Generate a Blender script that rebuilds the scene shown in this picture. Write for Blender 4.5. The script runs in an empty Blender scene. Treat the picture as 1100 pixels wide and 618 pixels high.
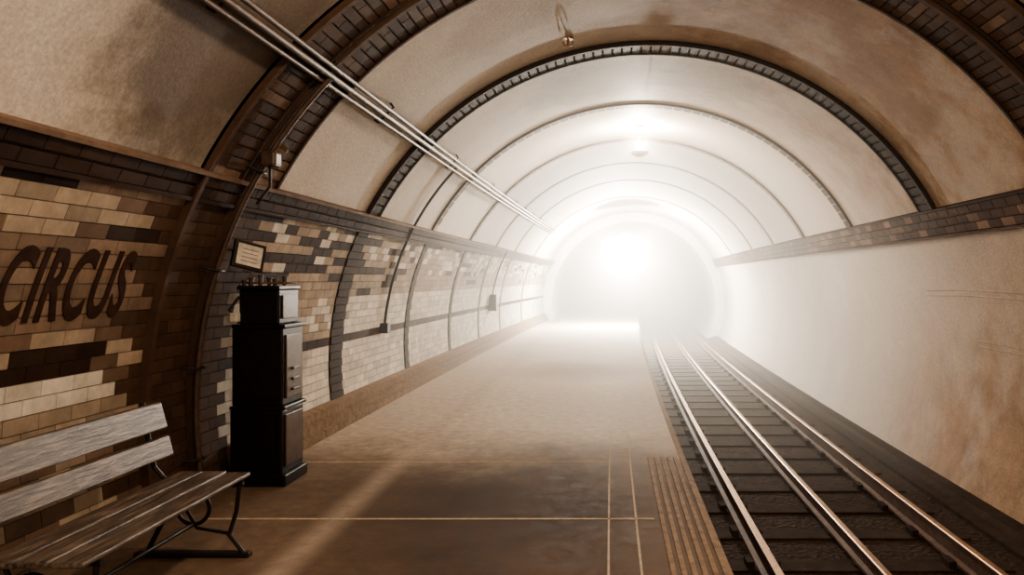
import bpy, bmesh, math, random
from math import sin, cos, pi, radians, sqrt, asin
from mathutils import Vector, Matrix
random.seed(7)
R=3.43; CX=0.45; CZ=0.64; K=0.0007; CAMZ=1.55
Y0=-2.5; Y1=30.0
BED=-0.70
scene=bpy.context.scene
scene.view_settings.view_transform='AgX'
scene.view_settings.exposure=0.2
try: scene.view_settings.look='AgX - Medium High Contrast'
except Exception: pass
def bend(y): return K*y*y if y>0 else 0.0
def P(th,y,r=R): return (CX+r*cos(th)+bend(y), y, CZ+r*sin(th))
def thL(z): return pi-asin((z-CZ)/R)
def thR(z): return asin((z-CZ)/R)

# ---------------- materials
def newmat(name):
    m=bpy.data.materials.new(name); m.use_nodes=True
    nt=m.node_tree; b=nt.nodes['Principled BSDF']
    return m,nt,b
def noise(nt,scale,detail=6,rough=.6,vec=None):
    n=nt.nodes.new('ShaderNodeTexNoise'); n.inputs['Scale'].default_value=scale
    n.inputs['Detail'].default_value=detail; n.inputs['Roughness'].default_value=rough
    if vec is None:
        tc=nt.nodes.new('ShaderNodeTexCoord'); vec=tc.outputs['Object']
    nt.links.new(vec,n.inputs['Vector']); return n
def ramp(nt,src,stops):
    r=nt.nodes.new('ShaderNodeValToRGB'); e=r.color_ramp.elements
    while len(e)<len(stops): e.new(.5)
    for i,(p,c) in enumerate(stops):
        e[i].position=p; e[i].color=(c[0],c[1],c[2],1) if not isinstance(c,(int,float)) else (c,c,c,1)
    nt.links.new(src,r.inputs['Fac']); return r
def mix(nt,fac,a,b,mode='MIX'):
    m=nt.nodes.new('ShaderNodeMix'); m.data_type='RGBA'; m.blend_type=mode
    for s,v in ((0,fac),(6,a),(7,b)):
        if hasattr(v,'links') or hasattr(v,'is_linked'): nt.links.new(v,m.inputs[s])
        elif s==0: m.inputs[0].default_value=v
        else: m.inputs[s].default_value=(v[0],v[1],v[2],1)
    return m.outputs[2]
def math_n(nt,op,a,b=None,clamp=False):
    m=nt.nodes.new('ShaderNodeMath'); m.operation=op; m.use_clamp=clamp
    for i,v in enumerate((a,b)):
        if v is None: continue
        if isinstance(v,(int,float)): m.inputs[i].default_value=v
        else: nt.links.new(v,m.inputs[i])
    return m.outputs[0]
def maprange(nt,v,a,b,c=0,d=1):
    m=nt.nodes.new('ShaderNodeMapRange'); m.interpolation_type='SMOOTHSTEP'
    nt.links.new(v,m.inputs[0])
    for i,x in enumerate((a,b,c,d)): m.inputs[1+i].default_value=x
    return m.outputs[0]
def bump(nt,b,h,strength,dist=.01):
    n=nt.nodes.new('ShaderNodeBump'); n.inputs['Strength'].default_value=strength; n.inputs['Distance'].default_value=dist
    nt.links.new(h,n.inputs['Height']); nt.links.new(n.outputs[0],b.inputs['Normal'])
def simple(name,col,rough=.6,metal=0,var=.35,scale=12,bmp=.3,spec=.4):
    m,nt,b=newmat(name)
    n=noise(nt,scale)
    lo=[c*(1-var) for c in col]; hi=[min(1,c*(1+var)) for c in col]
    r=ramp(nt,n.outputs['Fac'],[(.3,lo),(.7,hi)])
    nt.links.new(r.outputs[0],b.inputs['Base Color'])
    b.inputs['Roughness'].default_value=rough; b.inputs['Metallic'].default_value=metal
    b.inputs['Specular IOR Level'].default_value=spec
    if bmp: bump(nt,b,noise(nt,scale*5).outputs['Fac'],bmp,.004)
    return m
def dist_to(nt,pos,p):
    v=nt.nodes.new('ShaderNodeVectorMath'); v.operation='DISTANCE'
    nt.links.new(pos,v.inputs[0]); v.inputs[1].default_value=p
    return v.outputs['Value']
def plaster(name,which):
    m,nt,b=newmat(name)
    tc=nt.nodes.new('ShaderNodeTexCoord'); pos=tc.outputs['Object']
    sep=nt.nodes.new('ShaderNodeSeparateXYZ'); nt.links.new(pos,sep.inputs[0])
    n1=noise(nt,.7,8,.65).outputs['Fac']; n2=noise(nt,3.0,8,.7).outputs['Fac']; n3=noise(nt,40,4).outputs['Fac']
    clean=ramp(nt,n1,[(.3,(.68,.575,.46)),(.7,(.88,.80,.70))]).outputs[0]
    brown=ramp(nt,n2,[(.3,(.26,.135,.058)),(.7,(.50,.315,.165))]).outputs[0]
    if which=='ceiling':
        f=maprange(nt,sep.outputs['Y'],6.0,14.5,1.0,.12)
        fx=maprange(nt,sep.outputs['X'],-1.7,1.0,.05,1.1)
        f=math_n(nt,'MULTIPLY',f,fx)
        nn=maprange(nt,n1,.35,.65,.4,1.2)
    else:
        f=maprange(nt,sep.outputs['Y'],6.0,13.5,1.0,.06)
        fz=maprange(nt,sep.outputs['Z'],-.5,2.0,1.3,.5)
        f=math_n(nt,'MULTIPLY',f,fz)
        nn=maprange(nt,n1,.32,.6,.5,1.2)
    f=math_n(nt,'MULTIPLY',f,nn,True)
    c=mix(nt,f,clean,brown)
    if which=='ceiling':
        for p,r,col,am in (((-2.0,4.5,2.8),1.05,(.14,.105,.08),.9),((-.1,9.9,4.0),1.0,(.24,.165,.11),.85),((1.1,9.6,4.0),.9,(.30,.205,.135),.65),((-.9,6.9,3.8),.6,(.42,.28,.18),.5)):
            d=dist_to(nt,pos,p)
            wob=math_n(nt,'MULTIPLY_ADD',n2,.9)
            wob.node.inputs[2].default_value=-.45
            d=math_n(nt,'ADD',d,wob)
            g=maprange(nt,d,r*.5,r*1.2,am,0)
            c=mix(nt,g,c,col)
    fine=ramp(nt,n3,[(.3,.70),(.7,1.0)]).outputs[0]
    c=mix(nt,1.0,c,fine,'MULTIPLY')
    nt.links.new(c,b.inputs['Base Color']); b.inputs['Roughness'].default_value=.65; b.inputs['Specular IOR Level'].default_value=.25
    h=math_n(nt,'ADD',n2,n3); bump(nt,b,h,.25,.01)
    return m
M_ceil=plaster('ceiling_plaster','ceiling'); M_wallR=plaster('wall_plaster','right')
def tilemat():
    m,nt,b=newmat('glazed_tile')
    a=nt.nodes.new('ShaderNodeVertexColor'); a.layer_name='Col'
    n=noise(nt,5,8,.7).outputs['Fac']
    g=ramp(nt,n,[(.3,.60),(.65,1.06)]).outputs[0]
    c=mix(nt,1.0,a.outputs[0],g,'MULTIPLY')
    nt.links.new(c,b.inputs['Base Color'])
    b.inputs['Roughness'].default_value=.6
    b.inputs['Specular IOR Level'].default_value=.06
    bump(nt,b,noise(nt,14,4).outputs['Fac'],.2,.01)
    return m
M_tile=tilemat()
M_mortar=simple('mortar',(.24,.17,.12),.9)
M_iron=simple('cast_iron',(.022,.014,.010),.5,.2)
M_pipe=simple('painted_conduit',(.085,.05,.033),.4,.1)
M_cable=simple('wall_cable',(.36,.25,.16),.6)
def woodmat():
    m,nt,b=newmat('weathered_wood')
    tc=nt.nodes.new('ShaderNodeTexCoord'); mp=nt.nodes.new('ShaderNodeMapping'); mp.inputs['Scale'].default_value=(14,1.3,14)
    nt.links.new(tc.outputs['Object'],mp.inputs[0])
    n=noise(nt,3,8,.7,mp.outputs[0]).outputs['Fac']
    r=ramp(nt,n,[(.36,(.035,.022,.015)),(.52,(.12,.085,.062)),(.70,(.33,.255,.20))])
    nt.links.new(r.outputs[0],b.inputs['Base Color']); b.inputs['Roughness'].default_value=.4
    bump(nt,b,n,.6,.01); return m
M_wood=woodmat()
M_letter=simple('letter_enamel',(.05,.026,.018),.8,0,.3,12,0,.05)
M_rail=simple('rail_steel',(.42,.27,.17),.38,.9,.3,30,.1)
M_railside=simple('rail_rust',(.11,.056,.033),.7,.2)
M_sleeper=simple('sleeper_wood',(.045,.027,.017),.9,0,.5,6,.3,.12)
def bedmat():
    m,nt,b=newmat('track_ballast')
    tc=nt.nodes.new('ShaderNodeTexCoord')
    v=nt.nodes.new('ShaderNodeTexVoronoi'); v.inputs['Scale'].default_value=22
    nt.links.new(tc.outputs['Object'],v.inputs['Vector'])
    n=noise(nt,2.5).outputs['Fac']
    a=ramp(nt,v.outputs['Distance'],[(.1,(.08,.047,.029)),(.6,(.02,.012,.008))]).outputs[0]
    c=mix(nt,n,a,(.065,.039,.025)); nt.links.new(c,b.inputs['Base Color']); b.inputs['Roughness'].default_value=.9; b.inputs['Specular IOR Level'].default_value=.12
    bump(nt,b,v.outputs['Distance'],.6,.03); return m
M_bed=bedmat()
def floormat():
    m,nt,b=newmat('platform_asphalt')
    tc=nt.nodes.new('ShaderNodeTexCoord'); pos=tc.outputs['Object']
    sep=nt.nodes.new('ShaderNodeSeparateXYZ'); nt.links.new(pos,sep.inputs[0])
    n1=noise(nt,.8,8,.65).outputs['Fac']; n2=noise(nt,9,8,.75).outputs['Fac']; n3=noise(nt,90,3).outputs['Fac']
    base=ramp(nt,n1,[(.3,(.065,.037,.021)),(.68,(.17,.108,.068))]).outputs[0]
    lit_tone=(.82,.72,.60)
    fy=maprange(nt,math_n(nt,'ADD',sep.outputs['Y'],math_n(nt,'MULTIPLY',n1,2.5)),7.0,9.8,0,1.0)  # lamplit brightness of the farther floor painted into the colour
    c=mix(nt,fy,base,lit_tone)
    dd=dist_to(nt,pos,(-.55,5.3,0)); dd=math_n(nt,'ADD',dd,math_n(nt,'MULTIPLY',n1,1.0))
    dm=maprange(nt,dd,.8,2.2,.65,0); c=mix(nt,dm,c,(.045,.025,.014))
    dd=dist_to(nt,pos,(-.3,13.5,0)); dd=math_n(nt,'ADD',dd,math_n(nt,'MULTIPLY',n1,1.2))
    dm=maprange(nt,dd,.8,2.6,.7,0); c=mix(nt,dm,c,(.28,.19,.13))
    d=math_n(nt,'ABSOLUTE',math_n(nt,'ADD',sep.outputs['X'],1.74))
    d=math_n(nt,'ADD',d,math_n(nt,'MULTIPLY',n2,.10))
    w=maprange(nt,d,.04,.22,.55,0); c=mix(nt,w,c,(.66,.55,.44))
    wl=maprange(nt,sep.outputs['X'],-2.4,-.9,.35,0); c=mix(nt,wl,c,(.40,.28,.19))
    wr=maprange(nt,sep.outputs['X'],-.1,.5,0,.2); c=mix(nt,wr,c,(.40,.28,.18))
    g=ramp(nt,n2,[(.3,.55),(.7,1.15)]).outputs[0]; c=mix(nt,1.0,c,g,'MULTIPLY')
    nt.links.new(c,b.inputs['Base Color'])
    rr=maprange(nt,n2,.3,.7,.7,.9); nt.links.new(rr,b.inputs['Roughness']); b.inputs['Specular IOR Level'].default_value=.18
    bump(nt,b,n3,.3,.004); return m
M_floor=floormat()
M_joint=simple('joint_line',(.55,.44,.32),.85,0,.3,20,0,.1)
M_stone=simple('nosing_stone',(.27,.185,.12),.8,0,.35,12,.3,.12)
M_cab=simple('dark_enamel',(.010,.006,.005),.4,0,.4,12,.3,.25)
M_cab2=simple('cabinet_panel',(.085,.046,.030),.4,0,.4)
M_paper=simple('notice_paper',(.66,.58,.48),.7)
M_brass=simple('brass',(.30,.19,.11),.35,.7)
M_pale=simple('portal_render',(.8,.73,.65),.7,0,.1,2)

# ---------------- mesh helpers
def mkobj(name,verts,faces,mats,midx=None,smooth=False,parent=None,cols=None):
    me=bpy.data.meshes.new(name); me.from_pydata(verts,[],faces)
    if not isinstance(mats,(list,tuple)): mats=[mats]
    for m in mats: me.materials.append(m)
    if midx: me.polygons.foreach_set('material_index',midx)
    if smooth: me.polygons.foreach_set('use_smooth',[True]*len(faces))
    if cols:
        ca=me.color_attributes.new('Col','FLOAT_COLOR','CORNER')
        buf=[]
        for p,c in zip(me.polygons,cols):
            buf+= [c[0],c[1],c[2],1.0]*p.loop_total
        ca.data.foreach_set('color',buf)
    me.update()
    o=bpy.data.objects.new(name,me); scene.collection.objects.link(o)
    if parent: o.parent=parent
    return o
def ys_range(a,b,st):
    n=max(1,int(math.ceil((b-a)/st))); return [a+(b-a)*i/n for i in range(n+1)]
def arc_surface(name,t0,t1,y0,y1,r,mat,nt=48,st=.5,parent=None):
    Y=ys_range(y0,y1,st); V=[];F=[]
    for y in Y:
        for i in range(nt+1): V.append(P(t0+(t1-t0)*i/nt,y,r))
    w=nt+1
    for j in range(len(Y)-1):
        for i in range(nt):
            F.append((j*w+i,j*w+i+1,(j+1)*w+i+1,(j+1)*w+i))
    return mkobj(name,V,F,mat,smooth=True,parent=parent)
class Tiles:
    def __init__(s): s.v=[];s.f=[];s.c=[];s.m=[]
    def add(s,t0,t1,y0,y1,rs,col,m=0,back=.0):
        n=len(s.v); r=R-rs
        for rr in (r,R+back):
            for (t,y) in ((t0,y0),(t1,y0),(t1,y1),(t0,y1)): s.v.append(P(t,y,rr))
        F=[(n,n+3,n+2,n+1),(n,n+1,n+5,n+4),(n+1,n+2,n+6,n+5),(n+2,n+3,n+7,n+6),(n+3,n,n+4,n+7)]
        s.f+=F; s.c+=[col]*5; s.m+=[m]*5
    def strip(s,t0,t1,y0,y1,rs,col,seg=60,m=0):
        for i in range(seg): s.add(t0+(t1-t0)*i/seg,t0+(t1-t0)*(i+1)/seg,y0,y1,rs,col,m)
    def obj(s,name,parent=None): return mkobj(name,s.v,s.f,[M_tile,M_mortar],s.m,cols=s.c,parent=parent)
def jit(c,a=.18):
    k=1+random.uniform(-a,a); return (c[0]*k,c[1]*k,c[2]*k)
LIGHT=(.46,.36,.265); MID=(.22,.145,.10); DARK=(.05,.027,.017); WHITE=(.82,.74,.63); BRN=(.11,.064,.042)

ZT0=CAMZ+.54; ZT1=CAMZ+.69; ZR0=CAMZ+.49; ZR1=CAMZ+.74
tL0=thL(0); tLt0=thL(ZT0); tLt1=thL(ZT1); tRt1=thR(ZR1); tRt0=thR(ZR0); tRb=thR(BED)

# ---------------- shell
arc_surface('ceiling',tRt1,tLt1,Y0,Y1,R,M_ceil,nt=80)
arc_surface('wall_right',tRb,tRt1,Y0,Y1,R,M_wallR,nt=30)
ribs=[(5.0,5.5),(5.56,6.07),(8.35,8.75),(11.3,11.55),(14.2,14.42),(17.1,17.3),(20,20.2),(24.0,24.2)]
ribzones=[(5.0,6.07)]+ribs[2:]
T=Tiles()
nrow=25; dth=(tL0-tLt0)/nrow; L=.25; g=.006
def hsh(a,b,c=0):
    return random.Random(a*73856093 ^ b*19349663 ^ c*83492791).random()
FIELD=(.28,.195,.14)
def leftcol(y,z,row,k):
    c1=hsh(row,int(k//2),1); c2=hsh(row,k,2)
    if y<5.0:
        edge=4.90-.13*(row%2)-.12*((row//2)%2)
        if y>edge: return BRN if c2<.7 else MID
        if z>.46: return LIGHT if c1<.7 else DARK
        if z>.20: return DARK if c1<.6 else (MID if c2<.3 else LIGHT)
        if z>-.30: return FIELD if c2<.85 else (.32,.23,.165)
        if z>-.50: return DARK if c1<.65 and y<4.6 else (LIGHT if c2<.6 else MID)
        if z>-.74: return WHITE if y<4.75 else MID
        if z>-.84: return DARK if c1<.3 else LIGHT
        return MID if c2<.6 else LIGHT
    if y<6.07: return (.10,.058,.037) if c2<.8 else BRN
    if z<-1.28: return BRN
    if -.74<z<-.63: return DARK if c2<.8 else BRN
    if z<-.74: return WHITE
    p=.5 if y<8.3 else (.36 if y<11.3 else .15)
    if z>.05: return DARK if c1<p and c2<.85 else (LIGHT if c2<.6 else WHITE)
    if z>-.15: return DARK if c1<p*.5 else LIGHT
    return LIGHT if (c2<.5 and y<9) else WHITE
for row in range(nrow):
    ta=tL0-dth*row-g/R/2; tb=tL0-dth*(row+1)+g/R/2
    z=CZ+R*sin((ta+tb)/2)-CAMZ
    off=(L/2 if row%2 else 0)
    k=0; y=Y0-off
    while y<Y1:
        a,b=max(y,Y0),min(y+L,Y1)
        segs=[(a,b)]
        for (ra,rb) in ribzones[1:]:
            out=[]
            for (p,q) in segs:
                if q<=ra or p>=rb: out.append((p,q)); continue
                if p<ra-.03: out.append((p,ra))
                if q>rb+.03: out.append((rb,q))
            segs=out
        for (p,q) in segs:
            if q-p>.02: T.add(tb,ta,p+g/2,q-g/2,.012,jit(leftcol(y+L/2,z,row,k)))
        y+=L;k+=1
    for i,(ra,rb) in enumerate(ribzones):
        if i==0: continue
        tooth=.06*(row%2)
        T.add(tb,ta,ra+.03-tooth*.4,rb-.03+tooth*.4,.022,jit(DARK if i<4 else MID))
wall_left=T.obj('wall_left')
arc_surface('mortar_backing',tLt1,tL0+.02,Y0,Y1,R-.002,M_mortar,nt=24,parent=wall_left)

for n,(a,b) in enumerate(ribs):
    T=Tiles()
    if n<2:
        tA,tB=tRt1, tLt1
        T.strip(tA,tB,a,b,.02,(.28,.19,.13),seg=90)
        T.strip(tA,thL(.02),a,a+.045,.06,BRN,seg=110); T.strip(tA,tB,b-.03,b,.05,DARK,seg=90)
        bh=.085/R; nn=int((tB-tA)/bh)
        for i in range(nn):
            t=tA+i*bh
            edges=[a+.045, a+.045+((b-a-.075)*.35 if i%2 else (b-a-.075)*.68), b-.03]
            for p,q in zip(edges[:-1],edges[1:]):
                T.add(t+.0020,t+bh-.0020,p+.006,q-.006,.038,jit((.08,.045,.028) if hsh(i,n)<.8 else (.16,.10,.066),.35))
    elif n<5:
        tA,tB=tRt1,tLt1
        T.strip(tA,tB,a,b,.012,(.46,.33,.22),seg=90)
        T.strip(tA,tB,a,a+.05 if n==2 else a+.03,.05 if n==2 else .03,DARK if n<4 else BRN,seg=90)
        bh=(.105 if n==2 else .14)/R; nn=int((tB-tA)/bh)
        if n==2: T.strip(tA,tB,b-.03,b,.045,DARK,seg=90)
        for i in range(nn):
            t=tA+i*bh
            cc=(.030,.016,.010) if n==2 else ((.05,.028,.018) if n==3 else (.14,.09,.06))
            T.add(t+.0035,t+bh-.0035,a+.06,b-.03 if n==2 else b-.01,.035 if n==2 else .022,jit(cc,.35))
    else:
        T.strip(tRt1,tLt1,a,b,.015,(.38,.27,.19),seg=90)
    T.obj('trim_rib')
T=Tiles(); y=Y0
while y<Y1:
    for r in range(2):
        o=.12*r
        t0=tLt0+(tLt1-tLt0)*(r/2+.02); t1=tLt0+(tLt1-tLt0)*((r+1)/2-.08)
        T.add(t1,t0,y+o+.004,y+o+.236,.045,jit((.05,.027,.018) if y<12 else (.10,.06,.04),.35))
    y+=.24
for yy in ys_range(Y0,Y1,.5)[:-1]:
    T.add(tLt1-.006,tLt1+.002,yy,yy+.5,.07,(.24,.155,.105)); T.add(tLt1,tLt0,yy,yy+.5,.02,(.10,.062,.04))
    T.add(tLt0,tLt0+.008,yy,yy+.5,.055,DARK)
T.obj('trim_left')
T=Tiles(); y=Y0
while y<Y1:
    for r in range(3):
        o=.12*(r%2)
        t0=tRt0+(tRt1-tRt0)*(r/3+.02); t1=tRt0+(tRt1-tRt0)*((r+1)/3-.03)
        T.add(t0,t1,y+o+.005,y+o+.235,.045,jit((.085,.044,.026) if hsh(int(y*9),r)<.78 else (.24,.15,.095),.3))
    y+=.24
for yy in ys_range(Y0,Y1,.5)[:-1]:
    T.add(tRt0,tRt1,yy,yy+.5,.025,(.30,.20,.13)); T.add(tRt0-.006,tRt0,yy,yy+.5,.06,(.11,.062,.038)); T.add(tRt1,tRt1+.006,yy,yy+.5,.06,(.07,.038,.024))
T.obj('trim_right')

def sweep(name,prof,y0,y1,mat,st=.5,parent=None,smooth=False,mats=None,pm=None):
    Y=ys_range(y0,y1,st); V=[];F=[];MI=[]; n=len(prof)
    for y in Y:
        for (x,z) in prof: V.append((x+bend(y),y,z))
    for j in range(len(Y)-1):
        for i in range(n):
            F.append((j*n+i,j*n+(i+1)%n,(j+1)*n+(i+1)%n,(j+1)*n+i)); MI.append(pm[i] if pm else 0)
    F.append(tuple(range(n))[::-1]); F.append(tuple((len(Y)-1)*n+i for i in range(n))); MI+=[0,0]
    o=mkobj(name,V,F,mats or mat,MI,smooth,parent)
    bm=bmesh.new(); bm.from_mesh(o.data); bmesh.ops.recalc_face_normals(bm,faces=bm.faces); bm.to_mesh(o.data); bm.free()
    return o
EDGE=.66
xl=CX-R*cos(asin((0-CZ)/R))
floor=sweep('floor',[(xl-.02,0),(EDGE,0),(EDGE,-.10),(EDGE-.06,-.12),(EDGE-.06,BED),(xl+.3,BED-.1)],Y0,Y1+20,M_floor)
def flat_strip(name,x0,x1,y0,y1,z,mat,h=.004,parent=floor):
    return sweep(name,[(x0,z),(x1,z),(x1,z+h),(x0,z+h)],y0,y1,mat,parent=parent)
for i in range(6):
    x=.335+i*.055
    flat_strip('nosing_ridge_%d'%i,x,x+.028,-1,6.85,0.0,M_stone,.012)
flat_strip('joint_long_1',.0,.012,-1,8.0,0,M_joint,.002)
flat_strip('joint_long_2',.175,.188,-1,8.0,0,M_joint,.002)
for i,y in enumerate((3.5,5.1,6.69)):
    flat_strip('joint_cross_%d'%i,-2.6,.0 if i%2==0 else .3,y,y+.024,0,M_joint,.002)
flat_strip('edge_line',EDGE-.05,EDGE,-1,Y1,0,M_stone,.004)
sweep('baseboard_left',[(xl-.03,-.0),(xl+.16,0),(xl+.16,.07),(xl+.11,.08),(xl+.11,.15),(xl+.06,.16),(xl+.06,.24),(xl-.03,.27)],6.1,Y1,M_stone)
sweep('track_bed_ground',[(EDGE-.2,BED),(3.62,BED),(3.62,BED-.2),(EDGE-.2,BED-.2)],Y0,Y1+20,M_bed)
sweep('trim_cable_trough',[(3.30,BED),(3.66,BED),(3.68,BED+.09),(3.48,BED+.09),(3.44,BED+.05),(3.30,BED+.04)],Y0,Y1,M_sleeper)
def rail(name,x,z0,w=.07,h=.15):
    hw=w/2
    pr=[(x-hw*1.8,z0),(x+hw*1.8,z0),(x+hw*1.7,z0+.02),(x+.012,z0+.035),(x+.012,z0+h-.045),(x+hw,z0+h-.03),(x+hw,z0+h-.006),(x+hw-.008,z0+h),(x-hw+.008,z0+h),(x-hw,z0+h-.006),(x-hw,z0+h-.03),(x-.012,z0+h-.045),(x-.012,z0+.035),(x-hw*1.7,z0+.02)]
    pm=[1]*14; pm[6]=0;pm[7]=0;pm[8]=0
    return sweep(name,pr,Y0,Y1+20,M_rail,mats=[M_rail,M_railside],pm=pm,st=.6)
zs=BED+.015
rail('running_rail',1.20,zs+.001,.06,.18); rail('running_rail',2.76,zs+.001,.06,.18); rail('conductor_rail',1.97,zs+.022,.055,.14)
V=[];F=[]
def addbox(V,F,x0,x1,y0,y1,z0,z1,dx=0):
    n=len(V)
    for z in (z0,z1):
        for (x,y) in ((x0,y0),(x1,y0),(x1,y1),(x0,y1)): V.append((x+dx,y,z))
    F+= [(n,n+3,n+2,n+1),(n+4,n+5,n+6,n+7),(n,n+1,n+5,n+4),(n+1,n+2,n+6,n+5),(n+2,n+3,n+7,n+6),(n+3,n,n+4,n+7)]
y=Y0+.2
while y<Y1-.4:
    b_=bend(y); addbox(V,F,.82,3.12,y,y+.25,BED-.02,zs,b_)
    for rx in (1.20,2.76): 
        addbox(V,F,rx-.13,rx-.07,y+.05,y+.2,zs,zs+.05,b_); addbox(V,F,rx+.07,rx+.13,y+.05,y+.2,zs,zs+.05,b_)
    addbox(V,F,1.97-.06,1.97+.06,y+.07,y+.17,zs,zs+.02,b_)
    y+=.76
mkobj('track_sleepers',V,F,M_sleeper)

# ---------------- end of station
V=[];F=[];N=96; ri=3.1
for i in range(N+1):
    t=2*pi*i/N
    V.append(P(t,Y1,R+.1)); V.append(P(t,Y1,ri)); V.append(P(t,Y1+.3,ri))
for i in range(N):
    a=i*3; F+=[(a,a+1,a+4,a+3),(a+1,a+2,a+5,a+4)]
mkobj('wall_end',V,F,M_pale)
arc_surface('wall_running_tunnel',0,2*pi,Y1+.3,Y1+20,ri,M_pale,nt=64,st=1)
V=[P(2*pi*i/64,Y1+20,ri) for i in range(64)]
mkobj('wall_tunnel_far',V,[tuple(range(64))],M_pale)

# ---------------- conduits
def tube(name,pts,r,mat,parent=None,cyc=False):
    cu=bpy.data.curves.new(name,'CURVE'); cu.dimensions='3D'; cu.bevel_depth=r; cu.bevel_resolution=3; cu.use_fill_caps=True
    s=cu.splines.new('POLY'); s.points.add(len(pts)-1)
    for p,q in zip(s.points,pts): p.co=(q[0],q[1],q[2],1)
    s.use_cyclic_u=cyc
    cu.materials.append(mat)
    tmp=bpy.data.objects.new(name,cu); scene.collection.objects.link(tmp)
    dg=bpy.context.evaluated_depsgraph_get(); me=bpy.data.meshes.new_from_object(tmp.evaluated_get(dg))
    bpy.data.objects.remove(tmp); o=bpy.data.objects.new(name,me); scene.collection.objects.link(o)
    me.polygons.foreach_set('use_smooth',[True]*len(me.polygons))
    if parent: o.parent=parent
    return o
def empty(name,loc=(0,0,0)):
    e=bpy.data.objects.new(name,None); scene.collection.objects.link(e); return e
cp=empty('ceiling_conduits')
for i,(th,rr,r) in enumerate(((134.7,.075,.020),(135.7,.09,.024),(136.8,.08,.018))):
    tube('conduit_%d'%i,[P(radians(th),y,R-rr) for y in ys_range(Y0,24,.6)],r,M_pipe,cp)
y=1.2
i=0
while y<24:
    T=[P(radians(t),y,R-.045) for t in (134.1,135,136.5,137.3)]
    tube('bracket_%d'%i,[P(radians(134.0),y,R)]+T+[P(radians(137.4),y,R)],.010,M_iron,cp); y+=1.45;i+=1
dc=empty('wall_conduit')
tube('pipe',[P(radians(t),5.53,R-.10) for t in [136+ (188.5-136)*i/40 for i in range(41)]],.021,M_pipe,dc)
for i,t in enumerate((150,163,175,186)): tube('clip_%d'%i,[P(radians(t),5.46,R-.03),P(radians(t),5.48,R-.125),P(radians(t),5.58,R-.125),P(radians(t),5.6,R-.03)],.009,M_iron,dc)
def boxobj(name,x0,x1,y0,y1,z0,z1,mat,parent=None,bev=.01):
    V=[];F=[];addbox(V,F,x0,x1,y0,y1,z0,z1); o=mkobj(name,V,F,mat,parent=parent)
    if bev:
        m=o.modifiers.new('b','BEVEL'); m.width=bev; m.segments=2
    return o
p=P(radians(148),5.5,R-.13)
boxobj('junction_box',p[0]-.05,p[0]+.06,p[1]-.06,p[1]+.06,p[2]-.06,p[2]+.05,M_pipe,dc,.02)
tube('arm',[p,(p[0]+.08,p[1],p[2]+.09),(p[0]+.12,p[1],p[2]+.05)],.016,M_brass,dc)
tube('loose_cable',[(p[0],p[1],p[2]-.05),(p[0]+.02,p[1]-.05,p[2]-.2),(p[0]-.08,p[1]-.03,p[2]-.32)],.01,M_iron,dc)
d2=empty('wall_conduit')
tube('pipe',[P(radians(t),10.2,R-.05) for t in [136+ (174.5-136)*i/30 for i in range(31)]],.017,M_iron,d2)
p=P(radians(175),10.2,R-.06); boxobj('switch_box',p[0]-.06,p[0]+.05,p[1]-.07,p[1]+.07,p[2]-.08,p[2]+.05,M_iron,d2)
p=P(radians(174),18.6,R-.1); e=empty('wall_box'); boxobj('case',p[0]-.12,p[0]+.08,p[1]-.15,p[1]+.15,p[2]-.18,p[2]+.2,M_iron,e)
tube('feed',[P(radians(t),18.6,R-.05) for t in range(152,174)],.017,M_iron,e)
rc=empty('wall_cables')
for i,z in enumerate((CAMZ-.13,CAMZ-.19,CAMZ-.66,CAMZ-.72)):
    tube('cable_%d'%i,[P(thR(z+.012*sin(y*1.7)),y,R-.004) for y in ys_range(Y0,9.5-(i//2)*1.2,.35)],.005,M_cable,rc)
hk=empty('ceiling_hook'); hx,hy=-.37,7.9; hz=CZ+sqrt(R*R-(hx-CX)**2)
tube('rose',[(hx,hy,hz),(hx,hy,hz-.025)],.05,M_brass,hk)
tube('stem',[(hx,hy,hz),(hx,hy,hz-.10)],.010,M_brass,hk)
tube('arms',[(hx-.05,hy,hz-.05),(hx-.035,hy,hz-.085),(hx,hy,hz-.095),(hx+.035,hy,hz-.085),(hx+.05,hy,hz-.05)],.009,M_brass,hk)
# ---------------- station name letters (thin plates on the tiles)
cu=bpy.data.curves.new('t','FONT'); cu.body='CIRCUS'; cu.size=1; cu.extrude=.0; cu.offset=.022; cu.space_character=1.1; cu.resolution_u=6
tmp=bpy.data.objects.new('t',cu); scene.collection.objects.link(tmp)
dg=bpy.context.evaluated_depsgraph_get(); me=bpy.data.meshes.new_from_object(tmp.evaluated_get(dg)); bpy.data.objects.remove(tmp)
ns=empty('station_name_lettering')
o=bpy.data.objects.new('letters',me); scene.collection.objects.link(o); o.parent=ns
bm=bmesh.new(); bm.from_mesh(me)
bmesh.ops.remove_doubles(bm,verts=bm.verts,dist=1e-5)
for cz_ in (.12,.24,.36,.48,.60):
    bmesh.ops.bisect_plane(bm,geom=bm.verts[:]+bm.edges[:]+bm.faces[:],plane_co=(0,cz_,0),plane_no=(0,1,0))
xs=[v.co.x for v in bm.verts]; zz_=[v.co.y for v in bm.verts]; x0,x1,z0,z1=min(xs),max(xs),min(zz_),max(zz_)
ret=bmesh.ops.extrude_face_region(bm,geom=bm.faces[:])
ext=set(v for v in ret['geom'] if isinstance(v,bmesh.types.BMVert))
for v in bm.verts:
    u=(v.co.x-x0)/(x1-x0); w=(v.co.y-z0)/(z1-z0)
    yy=3.69+u*.98+.05*w; z_=CAMZ-.22+.39*w
    v.co=P(thL(z_),yy,R-(.020 if v in ext else .013))
for f in bm.faces: f.smooth=False
bmesh.ops.recalc_face_normals(bm,faces=bm.faces)
me.materials.clear(); me.materials.append(M_letter); bm.to_mesh(me); bm.free()

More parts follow.
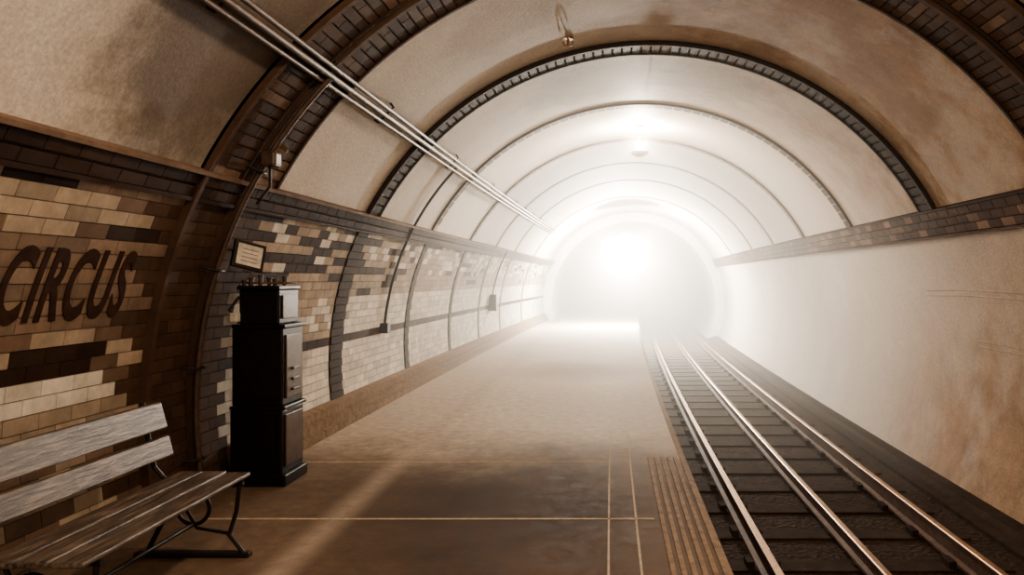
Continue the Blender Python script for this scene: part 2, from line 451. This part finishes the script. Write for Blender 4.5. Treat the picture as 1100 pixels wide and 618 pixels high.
# ---------------- framed notice
fn=empty('framed_notice')
c=Vector(P(thL(CAMZ+.215),5.83,R-.14))
nrm=Vector((.75,-.62,.12)).normalized(); up=Vector((0.22,.12,1)); xx=up.cross(nrm).normalized(); up=nrm.cross(xx)
Mx=Matrix((( xx.x,up.x,nrm.x,c.x),(xx.y,up.y,nrm.y,c.y),(xx.z,up.z,nrm.z,c.z),(0,0,0,1)))
for nme,w,h,d0,d1,mt in (('frame',.23,.2,0,.03,M_iron),('paper',.185,.155,.03,.034,M_paper)):
    V=[];F=[];addbox(V,F,-w/2,w/2,-h/2,h/2,d0,d1)
    V=[tuple(Mx@Vector(v)) for v in V]; mkobj(nme,V,F,mt,parent=fn)
for s in (-.05,-.02,.01,.04):
    V=[];F=[];addbox(V,F,-.06,.06,s,s+.004,.034,.036); V=[tuple(Mx@Vector(v)) for v in V]; mkobj('print_line',V,F,M_cab2,parent=fn)
tube('arm',[tuple(c),P(thL(CAMZ+.22),5.9,R)],.012,M_iron,fn)

# ---------------- bench
bn=empty('platform_bench')
bx0,bx1=-2.43,-2.02; by0,by1=3.06,4.52; sh=.455
for i in range(3):
    w=(bx1-bx0)/3; boxobj('seat_slat_%d'%i,bx0+i*w+.004,bx0+(i+1)*w-.004,by0,by1,sh-.03,sh-(.006 if i==2 else 0),M_wood,bn,.008)
def slat(name,z0,z1,x0,x1):
    V=[]
    prof=[(x0,z0),(x0+.03,z0),(x1+.03,z1),(x1,z1)]
    for y in (by0-.05,by1+.02):
        for (x,z) in prof: V.append((x,y,z))
    F=[(0,1,2,3),(7,6,5,4),(0,4,5,1),(1,5,6,2),(2,6,7,3),(3,7,4,0)]
    o=mkobj(name,V,F,M_wood,parent=bn); m=o.modifiers.new('b','BEVEL'); m.width=.008; m.segments=2
slat('back_slat_1',.70,.845,-2.535,-2.575); slat('back_slat_2',.545,.655,-2.50,-2.53)
for i,y in enumerate((by0+.12,by1-.1)):
    tube('back_post_%d'%i,[(-2.585,y,.86),(-2.56,y,.70),(-2.52,y,.50),(-2.44,y,.41),(-2.47,y,.2),(-2.56,y,.02)],.014,M_iron,bn)
    tube('seat_bearer_%d'%i,[(-2.5,y,.41),(-2.02,y,.41)],.014,M_iron,bn)
    tube('front_leg_%d'%i,[(-2.04,y,.42),(-2.06,y,.25),(-2.10,y,.12),(-2.02,y,.02)],.012,M_iron,bn)
    tube('brace_%d'%i,[(-2.42,y,.40),(-2.28,y,.16),(-2.1,y,.13)],.010,M_iron,bn)
    pts=[(-2.3+.09*cos(a),y,.27+.09*sin(a)) for a in [2*pi*j/24 for j in range(24)]]
    tube('scroll_%d'%i,pts,.011,M_iron,bn,cyc=True)
    boxobj('foot_%d'%i,-2.62,-1.98,y-.03,y+.03,0.0,.028,M_iron,bn,.006)
tube('stretcher',[(-2.3,by0+.12,.18),(-2.3,by1-.1,.18)],.011,M_iron,bn)

# ---------------- vending machine
vm=empty('vending_machine')
vx0,vx1,vy0,vy1=-2.80,-2.41,5.90,6.32
boxobj('plinth',vx0-.01,vx1+.03,vy0-.015,vy1+.015,0,.09,M_cab,vm,.012)
boxobj('lower_body',vx0,vx1,vy0,vy1,.09,.57,M_cab,vm,.012)
boxobj('mid_ledge',vx0,vx1+.025,vy0-.01,vy1+.01,.57,.60,M_cab,vm,.008)
boxobj('middle_body',vx0+.01,vx1,vy0+.01,vy1-.01,.60,1.18,M_cab,vm,.012)
boxobj('upper_ledge',vx0+.01,vx1+.02,vy0,vy1,1.18,1.21,M_cab,vm,.008)
boxobj('upper_body',vx0+.06,vx1-.03,vy0+.02,vy1-.02,1.21,1.47,M_cab,vm,.012)
boxobj('cornice',vx0+.05,vx1-.02,vy0,vy1,1.47,1.50,M_cab,vm,.008)
boxobj('door_lower',vx1,vx1+.012,vy0+.05,vy1-.05,.14,.53,M_cab2,vm,.005)
boxobj('door_middle',vx1,vx1+.012,vy0+.06,vy1-.06,.65,1.13,M_cab2,vm,.005)
boxobj('display_glass',vx1-.03,vx1-.018,vy0+.07,vy1-.07,1.25,1.43,M_cab2,vm,.005)
for i,z in enumerate((.70,.78,.86)): boxobj('drawer_pull_%d'%i,vx1+.012,vx1+.03,vy0+.15,vy1-.15,z,z+.02,M_cab2,vm,.004)
boxobj('side_panel_lower',vx0+.06,vx1-.06,vy0-.008,vy0,.15,.52,M_cab,vm,.004)
boxobj('side_panel_middle',vx0+.06,vx1-.06,vy0+.002,vy0+.01,.66,1.12,M_cab,vm,.004)
for i,(dx,dy,h) in enumerate(((.06,.05,.03),(.11,.05,.05),(.18,.05,.07),(.14,.3,.05),(.26,.3,.06),(.28,.07,.04))):
    x=vx0+dx+.03;y=vy0+dy; tube('finial_%d'%i,[(x,y,1.5),(x,y,1.5+h)],.016,M_cab2,vm); tube('cap_%d'%i,[(x,y,1.5+h),(x,y,1.512+h)],.022,M_cab2,vm)
tube('top_rail',[(vx0+.07,vy0+.05,1.52),(vx1-.04,vy0+.05,1.52),(vx1-.04,vy1-.05,1.52)],.008,M_cab2,vm)
tube('handle',[(vx0+.06,vy0+.03,1.22),(vx0-.0,vy0+.0,1.32),(vx0+.06,vy0+.03,1.42)],.012,M_iron,vm)
boxobj('coin_box',vx0+.01,vx0+.07,vy0-.03,vy0+.06,1.23,1.30,M_paper,vm,.01)

# ---------------- lamps
def lathe(name,prof,loc,mat,parent,n=32):
    V=[];F=[]
    for (r,z) in prof:
        for i in range(n): a=2*pi*i/n; V.append((loc[0]+r*cos(a),loc[1]+r*sin(a),loc[2]+z))
    for j in range(len(prof)-1):
        for i in range(n): F.append((j*n+i,j*n+(i+1)%n,(j+1)*n+(i+1)%n,(j+1)*n+i))
    return mkobj(name,V,F,mat,smooth=True,parent=parent)
def pl(name,loc,W,rad,col,parent):
    l=bpy.data.lights.new(name,'POINT'); l.energy=W; l.shadow_soft_size=rad; l.color=col
    o=bpy.data.objects.new(name,l); o.location=loc; scene.collection.objects.link(o); o.parent=parent; return o
M_bowl=simple('lamp_bowl',(.26,.2,.15),.8,0,.3,12,0,.1)
def pendant(y,z,W,col,rad=.05,dx=0,below=False):
    x=CX+bend(y)+dx; e=empty('pendant_lamp')
    top=CZ+sqrt(R*R-dx*dx)
    tube('rod',[(x,y,top),(x,y,z+.0)],.010,M_bowl,e); lathe('rose',[(0.0,0),(.07,-.01),(.05,-.04),(0,-.05)],(x,y,top),M_bowl,e)
    if below: lathe('fill_shade',[(.0,.10),(.05,.09),(.20,.0),(.21,-.01),(.19,-.0),(.05,.07),(0,.08)],(x,y,z),M_bowl,e); pl('bulb',(x,y,z-.05),W,rad,col,e)
    else:
        lathe('bowl',[(.0,-.07),(.06,-.065),(.12,-.035),(.15,.01),(.14,.01),(.11,-.025),(.05,-.05),(0,-.055)],(x,y,z),M_bowl,e)
        pl('bulb',(x,y,z+.13),W,rad,col,e)
pendant(13.0,CAMZ+2.08,680,(1,.83,.64))
pendant(1.2,CAMZ+1.9,135,(1,.82,.63),.12,-.4,True)  # unseen lamp added overhead as fill for the foreground
pendant(4.2,CAMZ+2.0,100,(1,.82,.63),.12,-.4,True)  # second lamp added above the frame to brighten the first rib and tiles
def worklight(y,z,W,rad,dx=0):
    x=CX+bend(y)+dx; e=empty('tunnel_floodlight')
    tube('rod',[(x,y,CZ+R),(x,y,z+rad)],.012,M_bowl,e)
    m,nt,b=newmat('opal_glass'); b.inputs['Emission Color'].default_value=(1,.9,.77,1); b.inputs['Emission Strength'].default_value=12
    lathe('opal_globe',[(.001,-rad)]+[(rad*sin(a),-rad*cos(a)) for a in [pi*i/16 for i in range(1,16)]]+[(.001,rad)],(x,y,z),m,e)
    pl('lamp',(x,y,z-rad-.12),W,.1,(1,.83,.64),e)
worklight(26.0,CAMZ+1.25,17000,.28,-.25)

# ---------------- haze
V=[];F=[];Y=ys_range(8.0,Y1+19.9,1.0);N=48
for y in Y:
    for i in range(N): V.append(P(2*pi*i/N,y,(R-.01) if y<Y1 else ri-.01))
for j in range(len(Y)-1):
    for i in range(N): F.append((j*N+i,j*N+(i+1)%N,(j+1)*N+(i+1)%N,(j+1)*N+i))
F.append(tuple(range(N))[::-1]); F.append(tuple((len(Y)-1)*N+i for i in range(N)))
mh=bpy.data.materials.new('haze'); mh.use_nodes=True; nt=mh.node_tree; nt.nodes.clear()
o_=nt.nodes.new('ShaderNodeOutputMaterial'); vs=nt.nodes.new('ShaderNodeVolumeScatter'); vs.inputs['Density'].default_value=.088; vs.inputs['Color'].default_value=(1,.92,.82,1); vs.inputs['Anisotropy'].default_value=.3
nt.links.new(vs.outputs[0],o_.inputs['Volume'])
hz=mkobj('station_haze',V,F,mh)
bm=bmesh.new(); bm.from_mesh(hz.data); bmesh.ops.recalc_face_normals(bm,faces=bm.faces); bm.to_mesh(hz.data); bm.free()

# ---------------- world, camera
w=bpy.data.worlds.new('w'); scene.world=w; w.use_nodes=True
w.node_tree.nodes['Background'].inputs[0].default_value=(1,.82,.64,1); w.node_tree.nodes['Background'].inputs[1].default_value=1.1
cam=bpy.data.cameras.new('camera'); co=bpy.data.objects.new('camera',cam); scene.collection.objects.link(co); scene.camera=co
co.location=(0,0,CAMZ); co.rotation_euler=(pi/2,0,0)
cam.sensor_width=36; cam.lens=850/1100*36; cam.shift_x=-100/1100; cam.shift_y=-9/1100; cam.clip_end=200
